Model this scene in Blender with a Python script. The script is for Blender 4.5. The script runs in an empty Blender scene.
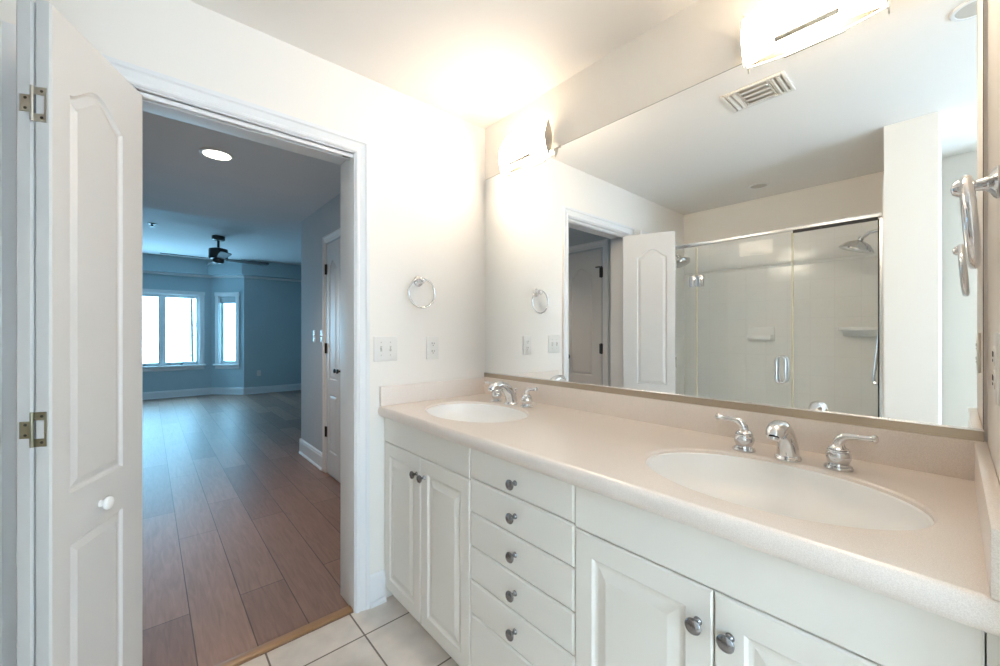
import bpy, bmesh, math, random
from mathutils import Matrix, Vector
random.seed(7)
PI = math.pi
S = bpy.context.scene
C = S.collection

# ------------------------------------------------------------------ camera, world, light, exposure
CAM_Z = 1.2476
cam_data = bpy.data.cameras.new('camera')
cam_data.sensor_width = 36.0
cam_data.lens = 14.4
cam_data.clip_start = 0.02
cam = bpy.data.objects.new('camera', cam_data)
C.objects.link(cam)
cam.location = (0, 0, CAM_Z)
cam.rotation_euler = (PI / 2, 0, -math.radians(41.35))
S.camera = cam

world = bpy.data.worlds.new('world')
S.world = world
world.use_nodes = True
wn = world.node_tree.nodes['Background']
wn.inputs['Color'].default_value = (0.30, 0.66, 0.93, 1)
wn.inputs['Strength'].default_value = 9.0

S.view_settings.view_transform = 'Standard'
S.view_settings.look = 'None'
S.view_settings.gamma = 1.0
S.view_settings.use_curve_mapping = False
S.view_settings.exposure = 1.0
S.cycles.use_denoising = True
S.cycles.max_bounces = 14
S.cycles.diffuse_bounces = 7
S.cycles.glossy_bounces = 6
S.cycles.transparent_max_bounces = 16
S.cycles.caustics_reflective = False
S.cycles.caustics_refractive = False
S.cycles.sample_clamp_indirect = 6.0


def area_light(name, loc, rot, sx, sy, energy, color, portal=False, spread=PI):
    l = bpy.data.lights.new(name, 'AREA')
    l.shape = 'RECTANGLE'
    l.size = sx
    l.size_y = sy
    l.energy = energy
    l.color = color
    l.spread = spread
    o = bpy.data.objects.new(name, l)
    o.location = loc
    o.rotation_euler = rot
    C.objects.link(o)
    if portal:
        l.cycles.is_portal = True
    return o


# added area lamp standing in for daylight, set inside the blinded south window
DAY = (0.68, 0.83, 1.0)
area_light('bath_daylight_fill', (0.15, -2.28, 1.45), (PI / 2, 0, PI), 1.4, 1.3, 74.0, DAY)
# portals for the bedroom windows
area_light('bay_window_portal', (-0.07, 10.02, 1.31), (-PI / 2, 0, 0), 1.7, 1.35, 1, (1, 1, 1), True)
LAMP_COL = (1.0, 0.80, 0.58)
LAMP_W = 1.1

# ------------------------------------------------------------------ materials


def mat(name, color, rough=0.5, metal=0.0, bump=0.0, bump_scale=60.0, var=0.0, var_scale=3.0,
        emit=None, emit_strength=0.0, coat=0.0, spec=0.5):
    m = bpy.data.materials.new(name)
    m.use_nodes = True
    nt = m.node_tree
    p = nt.nodes['Principled BSDF']
    p.inputs['Base Color'].default_value = (*color, 1)
    p.inputs['Roughness'].default_value = rough
    p.inputs['Metallic'].default_value = metal
    p.inputs['Coat Weight'].default_value = coat
    p.inputs['Specular IOR Level'].default_value = spec
    tc = nt.nodes.new('ShaderNodeTexCoord')
    n = nt.nodes.new('ShaderNodeTexNoise')
    n.inputs['Scale'].default_value = var_scale
    n.inputs['Detail'].default_value = 4
    nt.links.new(tc.outputs['Object'], n.inputs['Vector'])
    r = nt.nodes.new('ShaderNodeMapRange')
    r.inputs['To Min'].default_value = 1 - var
    r.inputs['To Max'].default_value = 1 + var
    nt.links.new(n.outputs['Fac'], r.inputs['Value'])
    mx = nt.nodes.new('ShaderNodeMix')
    mx.data_type = 'RGBA'
    mx.blend_type = 'MULTIPLY'
    mx.inputs['Factor'].default_value = 1.0
    mx.inputs['A'].default_value = (*color, 1)
    nt.links.new(r.outputs['Result'], mx.inputs['B'])
    nt.links.new(mx.outputs['Result'], p.inputs['Base Color'])
    if bump > 0:
        n2 = nt.nodes.new('ShaderNodeTexNoise')
        n2.inputs['Scale'].default_value = bump_scale
        n2.inputs['Detail'].default_value = 3
        nt.links.new(tc.outputs['Object'], n2.inputs['Vector'])
        b = nt.nodes.new('ShaderNodeBump')
        b.inputs['Strength'].default_value = bump
        b.inputs['Distance'].default_value = 0.002
        nt.links.new(n2.outputs['Fac'], b.inputs['Height'])
        nt.links.new(b.outputs['Normal'], p.inputs['Normal'])
    if emit:
        p.inputs['Emission Color'].default_value = (*emit, 1)
        p.inputs['Emission Strength'].default_value = emit_strength
    return m


def tile_mat(name, c1, c2, grout, w, h, loc, mortar, offset=0.0, rot=(0, 0, 0), rough=0.25, mottled=0.08, bumpd=0.4, spec=0.5):
    m = mat(name, c1, rough, spec=spec)
    nt = m.node_tree
    p = nt.nodes['Principled BSDF']
    tc = nt.nodes.new('ShaderNodeTexCoord')
    mp = nt.nodes.new('ShaderNodeMapping')
    mp.vector_type = 'POINT'
    mp.inputs['Location'].default_value = loc
    mp.inputs['Rotation'].default_value = rot
    nt.links.new(tc.outputs['Object'], mp.inputs['Vector'])
    b = nt.nodes.new('ShaderNodeTexBrick')
    b.offset = offset
    b.squash = 1.0
    b.inputs['Color1'].default_value = (*c1, 1)
    b.inputs['Color2'].default_value = (*c2, 1)
    b.inputs['Mortar'].default_value = (*grout, 1)
    b.inputs['Scale'].default_value = 1.0
    b.inputs['Mortar Size'].default_value = mortar
    b.inputs['Mortar Smooth'].default_value = 0.1
    b.inputs['Bias'].default_value = 0.0
    b.inputs['Brick Width'].default_value = w
    b.inputs['Row Height'].default_value = h
    nt.links.new(mp.outputs['Vector'], b.inputs['Vector'])
    n = nt.nodes.new('ShaderNodeTexNoise')
    n.inputs['Scale'].default_value = 9
    n.inputs['Detail'].default_value = 5
    nt.links.new(tc.outputs['Object'], n.inputs['Vector'])
    r = nt.nodes.new('ShaderNodeMapRange')
    r.inputs['To Min'].default_value = 1 - mottled
    r.inputs['To Max'].default_value = 1 + mottled
    nt.links.new(n.outputs['Fac'], r.inputs['Value'])
    mx = nt.nodes.new('ShaderNodeMix')
    mx.data_type = 'RGBA'
    mx.blend_type = 'MULTIPLY'
    mx.inputs['Factor'].default_value = 1.0
    nt.links.new(b.outputs['Color'], mx.inputs['A'])
    nt.links.new(r.outputs['Result'], mx.inputs['B'])
    nt.links.new(mx.outputs['Result'], p.inputs['Base Color'])
    bp = nt.nodes.new('ShaderNodeBump')
    bp.inputs['Strength'].default_value = bumpd
    bp.inputs['Distance'].default_value = 0.002
    bp.invert = True
    nt.links.new(b.outputs['Fac'], bp.inputs['Height'])
    nt.links.new(bp.outputs['Normal'], p.inputs['Normal'])
    return m, n, tc


M = {}
M['wall'] = mat('bath_wall_paint', (0.86, 0.82, 0.765), 0.7, bump=0.08, bump_scale=180, spec=0.25)
M['ceiling'] = mat('ceiling_paint', (0.87, 0.845, 0.815), 0.85, bump=0.06, bump_scale=150, spec=0.15)
M['bed_wall'] = mat('bedroom_wall_paint', (0.45, 0.56, 0.60), 0.75, bump=0.05, bump_scale=160, spec=0.2)
M['hall_wall'] = mat('hall_wall_paint', (0.55, 0.58, 0.60), 0.7, bump=0.05, bump_scale=160, spec=0.2)
M['bed_ceiling'] = mat('bedroom_ceiling_paint', (0.72, 0.72, 0.73), 0.85, spec=0.15)
M['trim'] = mat('white_trim_paint', (0.80, 0.80, 0.80), 0.5, spec=0.25)
M['door'] = mat('white_door_paint', (0.68, 0.67, 0.655), 0.4, bump=0.03, bump_scale=90, spec=0.4)
M['cabinet'] = mat('cream_cabinet_paint', (0.84, 0.81, 0.75), 0.38, spec=0.45)
M['cab_dark'] = mat('cabinet_shadow_gap', (0.30, 0.29, 0.26), 0.8)
M['chrome'] = mat('polished_chrome', (0.72, 0.73, 0.75), 0.09, 1.0)
M['nickel'] = mat('brushed_nickel', (0.58, 0.55, 0.51), 0.28, 1.0)
M['pewter'] = mat('dark_pewter', (0.27, 0.27, 0.28), 0.24, 1.0)
M['brass'] = mat('tarnished_brass', (0.33, 0.31, 0.23), 0.35, 1.0, var=0.15, var_scale=60)
M['steel'] = mat('zinc_steel', (0.5, 0.5, 0.47), 0.3, 1.0, var=0.1, var_scale=60)
M['alu'] = mat('satin_aluminium', (0.78, 0.79, 0.80), 0.25, 1.0)
M['channel'] = mat('mirror_channel_metal', (0.50, 0.43, 0.34), 0.35, 1.0)
M['black'] = mat('black_gasket', (0.02, 0.02, 0.022), 0.5)
M['screw'] = mat('dark_screw', (0.10, 0.10, 0.09), 0.4, 0.8)
M['porcelain'] = mat('white_porcelain', (0.93, 0.925, 0.91), 0.32, coat=0.1)
M['plastic'] = mat('white_plastic', (0.78, 0.76, 0.72), 0.35)
M['slot'] = mat('outlet_slot', (0.12, 0.11, 0.10), 0.6)
M['bronze'] = mat('dark_bronze', (0.05, 0.048, 0.045), 0.35, 0.7)
M['blade'] = mat('dark_fan_blade', (0.045, 0.04, 0.036), 0.6, spec=0.25)
M['seal'] = mat('yellowed_seal', (0.62, 0.57, 0.42), 0.4)
M['oak'] = mat('oak_threshold', (0.36, 0.20, 0.10), 0.35, var=0.2, var_scale=25)
M['bark'] = mat('grey_bark', (0.025, 0.021, 0.018), 0.9, var=0.3, var_scale=20)
M['shade'] = mat('frosted_lamp_glass', (0.9, 0.85, 0.75), 0.4, emit=(1.0, 0.84, 0.66), emit_strength=21.5)
M['shade_inner'] = mat('frosted_lamp_glass_inner', (0.85, 0.82, 0.75), 0.5)
M['bulb_disc'] = mat('lit_lamp_lens', (0.9, 0.9, 0.85), 0.4, emit=(1.0, 0.9, 0.75), emit_strength=6.0)
M['lens_off'] = mat('unlit_lamp_lens', (0.55, 0.52, 0.47), 0.35)
M['blind'] = mat('roller_blind_fabric', (0.45, 0.50, 0.52), 0.8)
M['tilepan'] = mat('shower_pan', (0.75, 0.75, 0.72), 0.4)

# counter: beige solid surface with fine speckle
m = mat('beige_solid_surface', (0.66, 0.55, 0.47), 0.28, coat=0.15)
nt = m.node_tree
p = nt.nodes['Principled BSDF']
tc = nt.nodes.new('ShaderNodeTexCoord')
n1 = nt.nodes.new('ShaderNodeTexNoise')
n1.inputs['Scale'].default_value = 650
n1.inputs['Detail'].default_value = 2
nt.links.new(tc.outputs['Object'], n1.inputs['Vector'])
cr = nt.nodes.new('ShaderNodeValToRGB')
cr.color_ramp.elements[0].position = 0.38
cr.color_ramp.elements[0].color = (0.77, 0.685, 0.62, 1)
cr.color_ramp.elements[1].position = 0.62
cr.color_ramp.elements[1].color = (0.87, 0.795, 0.73, 1)
nt.links.new(n1.outputs['Fac'], cr.inputs['Fac'])
nt.links.new(cr.outputs['Color'], p.inputs['Base Color'])
M['counter'] = m

M['floor_tile'], _, _ = tile_mat('beige_floor_tile', (0.66, 0.58, 0.51), (0.70, 0.62, 0.55), (0.17, 0.13, 0.10),
                                 0.328, 0.33, (-0.672 + 0.328 * 20, -1.609 + 0.33 * 20, 0), 0.0035, rough=0.3, mottled=0.30)
M['shower_tile_x'], _, _ = tile_mat('white_shower_tile_ends', (0.89, 0.885, 0.86), (0.90, 0.895, 0.87), (0.85, 0.845, 0.82),
                                    0.152, 0.152, (0, 0, 0), 0.002, rot=(PI / 2, 0, 0), rough=0.15, mottled=0.02)
M['shower_tile_y'], _, _ = tile_mat('white_shower_tile_back', (0.89, 0.885, 0.86), (0.90, 0.895, 0.87), (0.85, 0.845, 0.82),
                                    0.152, 0.152, (0, 0, 0), 0.002, rot=(PI / 2, PI / 2, 0), rough=0.15, mottled=0.02)
# wood planks along Y
wm, wnoise, wtc = tile_mat('taupe_wood_planks', (0.215, 0.122, 0.092), (0.36, 0.215, 0.16), (0.09, 0.058, 0.044),
                           1.35, 0.19, (0.4, 0.05 + 0.19 * 8, 0), 0.0022, offset=0.37, rot=(0, 0, PI / 2), rough=0.42, mottled=0.38)
nt = wm.node_tree
mp2 = nt.nodes.new('ShaderNodeMapping')
mp2.inputs['Scale'].default_value = (5.0, 0.5, 1)
nt.links.new(wtc.outputs['Object'], mp2.inputs['Vector'])
nt.links.new(mp2.outputs['Vector'], wnoise.inputs['Vector'])
wnoise.inputs['Distortion'].default_value = 1.2
M['wood'] = wm

# mirror
m = bpy.data.materials.new('silvered_mirror')
m.use_nodes = True
nt = m.node_tree
nt.nodes.clear()
o = nt.nodes.new('ShaderNodeOutputMaterial')
g = nt.nodes.new('ShaderNodeBsdfGlossy')
g.inputs['Roughness'].default_value = 0.0
g.inputs['Color'].default_value = (0.93, 0.945, 0.94, 1)
nt.links.new(g.outputs[0], o.inputs[0])
M['mirror'] = m


def glass_mat(name, tint, refl=1.0):
    m = bpy.data.materials.new(name)
    m.use_nodes = True
    nt = m.node_tree
    nt.nodes.clear()
    o = nt.nodes.new('ShaderNodeOutputMaterial')
    t = nt.nodes.new('ShaderNodeBsdfTransparent')
    t.inputs['Color'].default_value = (*tint, 1)
    g = nt.nodes.new('ShaderNodeBsdfGlossy')
    g.inputs['Roughness'].default_value = 0.02
    f = nt.nodes.new('ShaderNodeFresnel')
    f.inputs['IOR'].default_value = 1.35
    mx = nt.nodes.new('ShaderNodeMixShader')
    geo = nt.nodes.new('ShaderNodeNewGeometry')
    inv = nt.nodes.new('ShaderNodeMath'); inv.operation = 'SUBTRACT'
    inv.inputs[0].default_value = 1.0
    nt.links.new(geo.outputs['Backfacing'], inv.inputs[1])
    mul = nt.nodes.new('ShaderNodeMath'); mul.operation = 'MULTIPLY'
    nt.links.new(f.outputs[0], mul.inputs[0])
    nt.links.new(inv.outputs[0], mul.inputs[1])
    nt.links.new(mul.outputs[0], mx.inputs[0])
    nt.links.new(t.outputs[0], mx.inputs[1])
    nt.links.new(g.outputs[0], mx.inputs[2])
    nt.links.new(mx.outputs[0], o.inputs[0])
    return m


M['shower_glass'] = glass_mat('clear_shower_glass', (0.992, 0.998, 0.996))
M['pane'] = glass_mat('window_pane_glass', (0.98, 0.99, 1.0))

# ------------------------------------------------------------------ mesh building helpers


class MB:
    def __init__(self):
        self.bm = bmesh.new()

    def box(self, x0, x1, y0, y1, z0, z1, bev=0.0, seg=2):
        t = bmesh.new()
        bmesh.ops.create_cube(t, size=1.0)
        bmesh.ops.scale(t, vec=(abs(x1 - x0), abs(y1 - y0), abs(z1 - z0)), verts=t.verts)
        bmesh.ops.translate(t, vec=((x0 + x1) / 2, (y0 + y1) / 2, (z0 + z1) / 2), verts=t.verts)
        if bev > 0:
            bmesh.ops.bevel(t, geom=list(t.edges), offset=bev, segments=seg, affect='EDGES', profile=0.5)
        return self.merge(t)

    def merge(self, t, mtx=None):
        if mtx is not None:
            bmesh.ops.transform(t, matrix=mtx, verts=t.verts)
        me = bpy.data.meshes.new('tmp')
        t.to_mesh(me)
        t.free()
        self.bm.from_mesh(me)
        bpy.data.meshes.remove(me)
        return self

    def lathe(self, prof, mtx=None, seg=32, sy=1.0):
        """prof: (r, z) from bottom to top, revolved round Z"""
        t = bmesh.new()
        rings = []
        for r, z in prof:
            if r < 1e-6:
                rings.append([t.verts.new((0, 0, z))])
            else:
                rings.append([t.verts.new((r * math.cos(2 * PI * k / seg), sy * r * math.sin(2 * PI * k / seg), z)) for k in range(seg)])
        for a, b in zip(rings[:-1], rings[1:]):
            for k in range(seg):
                k2 = (k + 1) % seg
                if len(a) == 1 and len(b) == 1:
                    continue
                if len(a) == 1:
                    t.faces.new((a[0], b[k], b[k2]))
                elif len(b) == 1:
                    t.faces.new((a[k], a[k2], b[0]))
                else:
                    t.faces.new((a[k], a[k2], b[k2], b[k]))
        if len(rings[0]) > 1:
            t.faces.new(rings[0][::-1])
        if len(rings[-1]) > 1:
            t.faces.new(rings[-1])
        bmesh.ops.recalc_face_normals(t, faces=t.faces)
        return self.merge(t, mtx)

    def tube(self, pts, radii, seg=16, closed=False, flat=None):
        """sweep a circle (or ellipse flat=(a,b)) along points"""
        t = bmesh.new()
        pts = [Vector(q) for q in pts]
        n = len(pts)
        if not hasattr(radii, '__len__'):
            radii = [radii] * n
        rings = []
        up = Vector((0, 0, 1))
        prev = None
        for i in range(n):
            if closed:
                d = (pts[(i + 1) % n] - pts[i - 1]).normalized()
            elif i == 0:
                d = (pts[1] - pts[0]).normalized()
            elif i == n - 1:
                d = (pts[-1] - pts[-2]).normalized()
            else:
                d = (pts[i + 1] - pts[i - 1]).normalized()
            if prev is None:
                ref = up if abs(d.dot(up)) < 0.95 else Vector((1, 0, 0))
                a = d.cross(ref).normalized()
            else:
                a = (prev - d * prev.dot(d)).normalized()
            prev = a
            b = d.cross(a).normalized()
            r = radii[i]
            ra, rb = (r, r) if not hasattr(r, '__len__') else r
            rings.append([t.verts.new(pts[i] + a * ra * math.cos(2 * PI * k / seg) + b * rb * math.sin(2 * PI * k / seg)) for k in range(seg)])
        pairs = list(zip(rings[:-1], rings[1:]))
        if closed:
            # align the last ring with the first
            best = min(range(seg), key=lambda s: (rings[-1][s].co - rings[0][0].co).length)
            last = rings[-1][best:] + rings[-1][:best]
            if (last[1].co - rings[0][1].co).length > (last[-1].co - rings[0][1].co).length:
                last = [last[0]] + last[1:][::-1]
            pairs.append((last, rings[0]))
        for A, Bq in pairs:
            for k in range(seg):
                k2 = (k + 1) % seg
                t.faces.new((A[k], A[k2], Bq[k2], Bq[k]))
        if not closed:
            t.faces.new(rings[0][::-1])
            t.faces.new(rings[-1])
        bmesh.ops.recalc_face_normals(t, faces=t.faces)
        return self.merge(t)

    def prism(self, poly, mtx, depth):
        """poly in XY, extruded along +Z by depth, then mtx"""
        t = bmesh.new()
        a = [t.verts.new((x, y, 0)) for x, y in poly]
        b = [t.verts.new((x, y, depth)) for x, y in poly]
        n = len(poly)
        t.faces.new(a[::-1])
        t.faces.new(b)
        for k in range(n):
            k2 = (k + 1) % n
            t.faces.new((a[k], a[k2], b[k2], b[k]))
        bmesh.ops.recalc_face_normals(t, faces=t.faces)
        return self.merge(t, mtx)

    def obj(self, name, material, parent=None, smooth=True, loc=None, rotz=None):
        me = bpy.data.meshes.new(name)
        self.bm.to_mesh(me)
        self.bm.free()
        me.materials.append(material)
        if smooth:
            me.shade_smooth()
            me.set_sharp_from_angle(angle=math.radians(35))
        ob = bpy.data.objects.new(name, me)
        C.objects.link(ob)
        if parent is not None:
            ob.parent = parent
        if loc is not None:
            ob.location = loc
        if rotz is not None:
            ob.rotation_euler = (0, 0, rotz)
        return ob


def thing(name, label, cat, loc=(0, 0, 0), rotz=0.0, group=None, kind=None):
    o = bpy.data.objects.new(name, None)
    o.empty_display_size = 0.05
    C.objects.link(o)
    o.location = loc
    o.rotation_euler = (0, 0, rotz)
    o['label'] = label
    o['category'] = cat
    if group:
        o['group'] = group
    if kind:
        o['kind'] = kind
    return o


def tag(o, label, cat, group=None, kind=None):
    o['label'] = label
    o['category'] = cat
    if group:
        o['group'] = group
    if kind:
        o['kind'] = kind
    return o


def struct(o, label, cat):
    return tag(o, label, cat, kind='structure')


def dup(root, loc, rotz=None, label=None):
    r = root.copy()
    C.objects.link(r)
    r.location = loc
    if rotz is not None:
        r.rotation_euler = (0, 0, rotz)
    if label:
        r['label'] = label
    for ch in list(root.children):
        c = ch.copy()
        C.objects.link(c)
        c.parent = r
        for g in list(ch.children):
            d = g.copy()
            C.objects.link(d)
            d.parent = c
    return r


def RX(a): return Matrix.Rotation(a, 4, 'X')
def RY(a): return Matrix.Rotation(a, 4, 'Y')
def RZ(a): return Matrix.Rotation(a, 4, 'Z')
def T(x, y, z): return Matrix.Translation((x, y, z))


def inset(poly, d):
    """inward offset of a CCW polygon"""
    n = len(poly)
    out = []
    for i in range(n):
        p0, p1, p2 = Vector(poly[i - 1]), Vector(poly[i]), Vector(poly[(i + 1) % n])
        e1 = (p1 - p0).normalized()
        e2 = (p2 - p1).normalized()
        n1 = Vector((-e1.y, e1.x))
        n2 = Vector((-e2.y, e2.x))
        b = n1 + n2
        b.normalize()
        k = d / max(0.35, b.dot(n1))
        out.append((p1.x + b.x * k, p1.y + b.y * k))
    return out


def rect(x0, x1, z0, z1):
    return [(x0, z0), (x1, z0), (x1, z1), (x0, z1)]


def arch(x0, x1, z0, zs, zp, n=22):
    pts = [(x0, z0), (x1, z0)]
    for k in range(n + 1):
        s = k / n
        pts.append((x1 + (x0 - x1) * s, zs + (zp - zs) * math.sin(PI * s) ** 1.5))
    return pts


PROFILE = [(0.0, 0.0), (0.005, 0.006), (0.010, 0.0075), (0.030, 0.0015), (0.034, 0.0015)]


def panel_slab(w, h, th, panels, profile=PROFILE, edge=0.004, both=False):
    """door slab: x 0..w, z 0..h, front face at y=0 looking to -Y, panels moulded into the face"""
    t = MB()
    bm = t.bm

    def loop(poly, y):
        return [bm.verts.new((x, y, z)) for x, z in poly]

    def bridge(a, b):
        n = len(a)
        for k in range(n):
            k2 = (k + 1) % n
            bm.faces.new((a[k], a[k2], b[k2], b[k]))

    def face_side(y_of):
        outer = loop(rect(0, w, 0, h), y_of(edge))
        front = loop(rect(edge, w - edge, edge, h - edge), y_of(0))
        bridge(outer, front)
        edges = []
        for k in range(4):
            edges.append(bm.edges.get((front[k], front[(k + 1) % 4])))
        for poly in panels:
            prev = None
            for ins, dep in profile:
                lp = loop(inset(poly, ins) if ins else poly, y_of(dep))
                if prev is None:
                    for k in range(len(lp)):
                        edges.append(bm.edges.new((lp[k], lp[(k + 1) % len(lp)])))
                else:
                    bridge(prev, lp)
                prev = lp
            bm.faces.new(prev)
        bmesh.ops.triangle_fill(bm, use_beauty=True, use_dissolve=False, edges=edges)
        return outer

    a = face_side(lambda d: d)
    if both:
        b = face_side(lambda d: th - d)
    else:
        b = loop(rect(0, w, 0, h), th)
        bm.faces.new(b)
    bridge(a, b)
    bmesh.ops.recalc_face_normals(bm, faces=bm.faces)
    return t


# ------------------------------------------------------------------ dimensions (metres)
W = 1.442          # mirror wall plane x
D = 1.768          # door wall plane y
H = 2.41           # ceiling
ys = -0.05         # stub wall at the right end of the vanity
XG = -0.24         # pier face
XS = -0.335        # shower glass plane
XB = -1.10         # west wall
OX0, OX1, OZ = -0.09, 0.69, 2.05   # doorway
DT = 0.165         # door wall thickness
CTZ = 0.908        # counter top height

# ------------------------------------------------------------------ setting : bathroom
b = MB(); b.box(XB - .1, W + .1, -2.4, D + 0.004, -0.1, 0.0)
struct(b.obj('floor', M['floor_tile']), 'beige square floor tiles with dark grout in the bathroom', 'floor')
b = MB(); b.box(XB - .1, W + .1, -2.4, D + 0.02, H, H + 0.1)
struct(b.obj('ceiling', M['ceiling']), 'white bathroom ceiling above the vanity and shower', 'ceiling')
b = MB()
b.box(XB - .1, OX0, D, D + DT, 0, H)
b.box(OX1, W + .1, D, D + DT, 0, H)
b.box(OX0, OX1, D, D + DT, OZ, H)
struct(b.obj('wall_north', M['wall']), 'cream bathroom wall with the doorway to the bedroom', 'wall')
b = MB(); b.box(W, W + .1, -2.4, D + DT, 0, H)
struct(b.obj('wall_east', M['wall']), 'cream bathroom wall behind the large mirror', 'wall')
b = MB(); b.box(XB - .1, XB, -2.4, D + 0.02, 0, H)
struct(b.obj('wall_west', M['wall']), 'white bathroom wall at the back of the shower, seen in the mirror', 'wall')
b = MB(); b.box(0.79, W, ys - .11, ys, 0, H)
struct(b.obj('wall_stub', M['wall']), 'cream stub wall closing the near end of the vanity', 'wall')
b = MB(); b.box(XB, XG, 0.055, 0.263, 0, H)
struct(b.obj('wall_pier', M['wall']), 'bright white wall pier at the end of the shower glass', 'wall')
WX0, WX1, WZ0, WZ1 = -0.6, 0.9, 0.75, 2.15
b = MB()
b.box(XB - .1, WX0, -2.4, -2.3, 0, H); b.box(WX1, W + .1, -2.4, -2.3, 0, H)
b.box(WX0, WX1, -2.4, -2.3, 0, WZ0); b.box(WX0, WX1, -2.4, -2.3, WZ1, H)
struct(b.obj('wall_south', M['wall']), 'bathroom wall with a window behind the viewpoint', 'wall')
b = MB(); b.box(XB, -0.885, -0.26, -0.16, 0, H)  # unseen partition added to keep window light off the west wall strip
struct(b.obj('wall_daylight_blocker', M['wall']), 'unseen short partition added beyond the pier to shade the wall', 'wall')
# shower linings
b = MB(); b.box(XB, XB + .012, 0.263, D, 0, 2.12)
struct(b.obj('wall_tiling', M['shower_tile_y']), 'white square tiles on the long back wall of the shower', 'wall tiling')
b = MB(); b.box(XB + .012, -0.305, D - .012, D, 0, 2.12); b.box(XB + .012, -0.305, 0.263, 0.275, 0, 2.12)
struct(b.obj('wall_tiling_ends', M['shower_tile_x']), 'white square tiles on the end walls of the shower', 'wall tiling')
b = MB(); b.box(-0.306, -0.272, D - .014, D, 0.1, 2.12, .003)
struct(b.obj('trim_1', M['trim']), 'pale upright edge strip beside the shower tiles at the far end', 'trim')
b = MB(); b.box(XB + .012, XB + .02, 0.275, D - .012, 1.80, 1.825, .003)
struct(b.obj('trim_2', M['shower_tile_y']), 'thin liner tile running along the back wall of the shower', 'trim')
b = MB(); b.box(XB + .012, XS + .045, 0.263, D - .014, 0, .06); b.box(XS - .06, XS + .045, 0.263, D - .014, .06, .121, .006)
struct(b.obj('shower_pan', M['tilepan']), 'low white shower pan with a curb beneath the glass', 'shower pan')

# doorway: jamb, casing, track
b = MB()
b.box(OX1 - .001, OX1 + .018, D - .003, D + DT + .003, 0, OZ, .002)
b.box(OX0 - .018, OX0 + .001, D - .003, D + DT + .003, 0, OZ, .002)
b.box(OX0 - .018, OX1 + .018, D - .003, D + DT + .003, OZ - .001, OZ + .018, .002)
struct(b.obj('door_jamb', M['trim']), 'white painted jamb lining the bathroom doorway', 'door frame')


def casing(x0, x1, z1, y, sgn, wd=0.06):
    """moulded casing round an opening in plane y, projecting sgn"""
    b = MB()
    prof = [(0.0, 0.0), (0.0, 0.008), (0.006, 0.012), (0.014, 0.012), (0.018, 0.009), (0.04, 0.014), (0.046, 0.019), (wd, 0.019), (wd, 0.0)]
    bm = b.bm
    rings = []
    for corner in range(4):
        ring = []
        for o_, d_ in prof:
            if corner == 0: v = (x0 - .004 - o_, 0)
            elif corner == 1: v = (x0 - .004 - o_, z1 + .004 + o_)
            elif corner == 2: v = (x1 + .004 + o_, z1 + .004 + o_)
            else: v = (x1 + .004 + o_, 0)
            ring.append(bm.verts.new((v[0], y + sgn * d_, v[1])))
        rings.append(ring)
    for A, Bq in zip(rings[:-1], rings[1:]):
        n = len(A)
        for k in range(n):
            bm.faces.new((A[k], A[(k + 1) % n], Bq[(k + 1) % n], Bq[k]))
    bm.faces.new(rings[0]); bm.faces.new(rings[-1])
    bmesh.ops.recalc_face_normals(bm, faces=bm.faces)
    return b


struct(casing(OX0, OX1, OZ, D, -1).obj('door_casing', M['trim'], smooth=False), 'moulded white casing round the doorway on the bathroom side', 'door frame')
struct(casing(OX0, OX1, OZ, D + DT, 1).obj('door_casing', M['trim'], smooth=False), 'moulded white casing round the doorway on the hall side', 'door frame')
b = MB(); b.box(OX0 - .005, OX1 + .005, D + .012, D + .052, -.004, .010, .004)
struct(b.obj('trim_threshold', M['oak']), 'oak threshold strip between the wood planks and the tiles', 'threshold')

t = thing('door_track', 'white folding door track under the doorway head', 'door track', (0, 0, 0))
b = MB(); b.box(OX0 + .002, OX1 - .002, D + .008, D + .012, OZ - .02, OZ - .001); b.box(OX0 + .002, OX1 - .002, D + .036, D + .04, OZ - .02, OZ - .001)
b.box(OX0 + .002, OX1 - .002, D + .008, D + .04, OZ - .005, OZ - .001)
b.obj('rail', M['trim'], t)
b = MB(); b.box(OX1 - .04, OX1 - .008, D + .013, D + .034, OZ - .018, OZ - .006, .002); b.obj('pivot_bracket', M['steel'], t)


def baseboard(b, x0, y0, x1, y1, side, h=0.14, th=0.015):
    """prism run along a line; side = +1 left of direction, -1 right"""
    dx, dy = x1 - x0, y1 - y0
    L = math.hypot(dx, dy)
    ang = math.atan2(dy, dx)
    prof = [(0, 0), (th, 0), (th, h - .03), (th - .004, h - .022), (th - .004, h - .012), (th - .009, h - .004), (th - .011, h), (0, h)]
    sh = [(0, 0), (th + .010, 0), (th + .010, .010), (th + .004, .018), (th, .02), (0, .02)]
    for pr in (prof, sh):
        poly = [(side * a, c) for a, c in pr]
        # local: profile X -> sideways, Y -> up, extruded along Z -> run
        mtx = T(x0, y0, 0) @ RZ(ang) @ Matrix(((0, 0, 1, 0), (1, 0, 0, 0), (0, 1, 0, 0), (0, 0, 0, 1)))
        b.prism(poly, mtx, L)


b = MB(); baseboard(b, 0.755, D, 0.831, D, -1)
struct(b.obj('baseboard_north', M['trim']), 'short white baseboard between the doorway casing and the vanity', 'baseboard')

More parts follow.
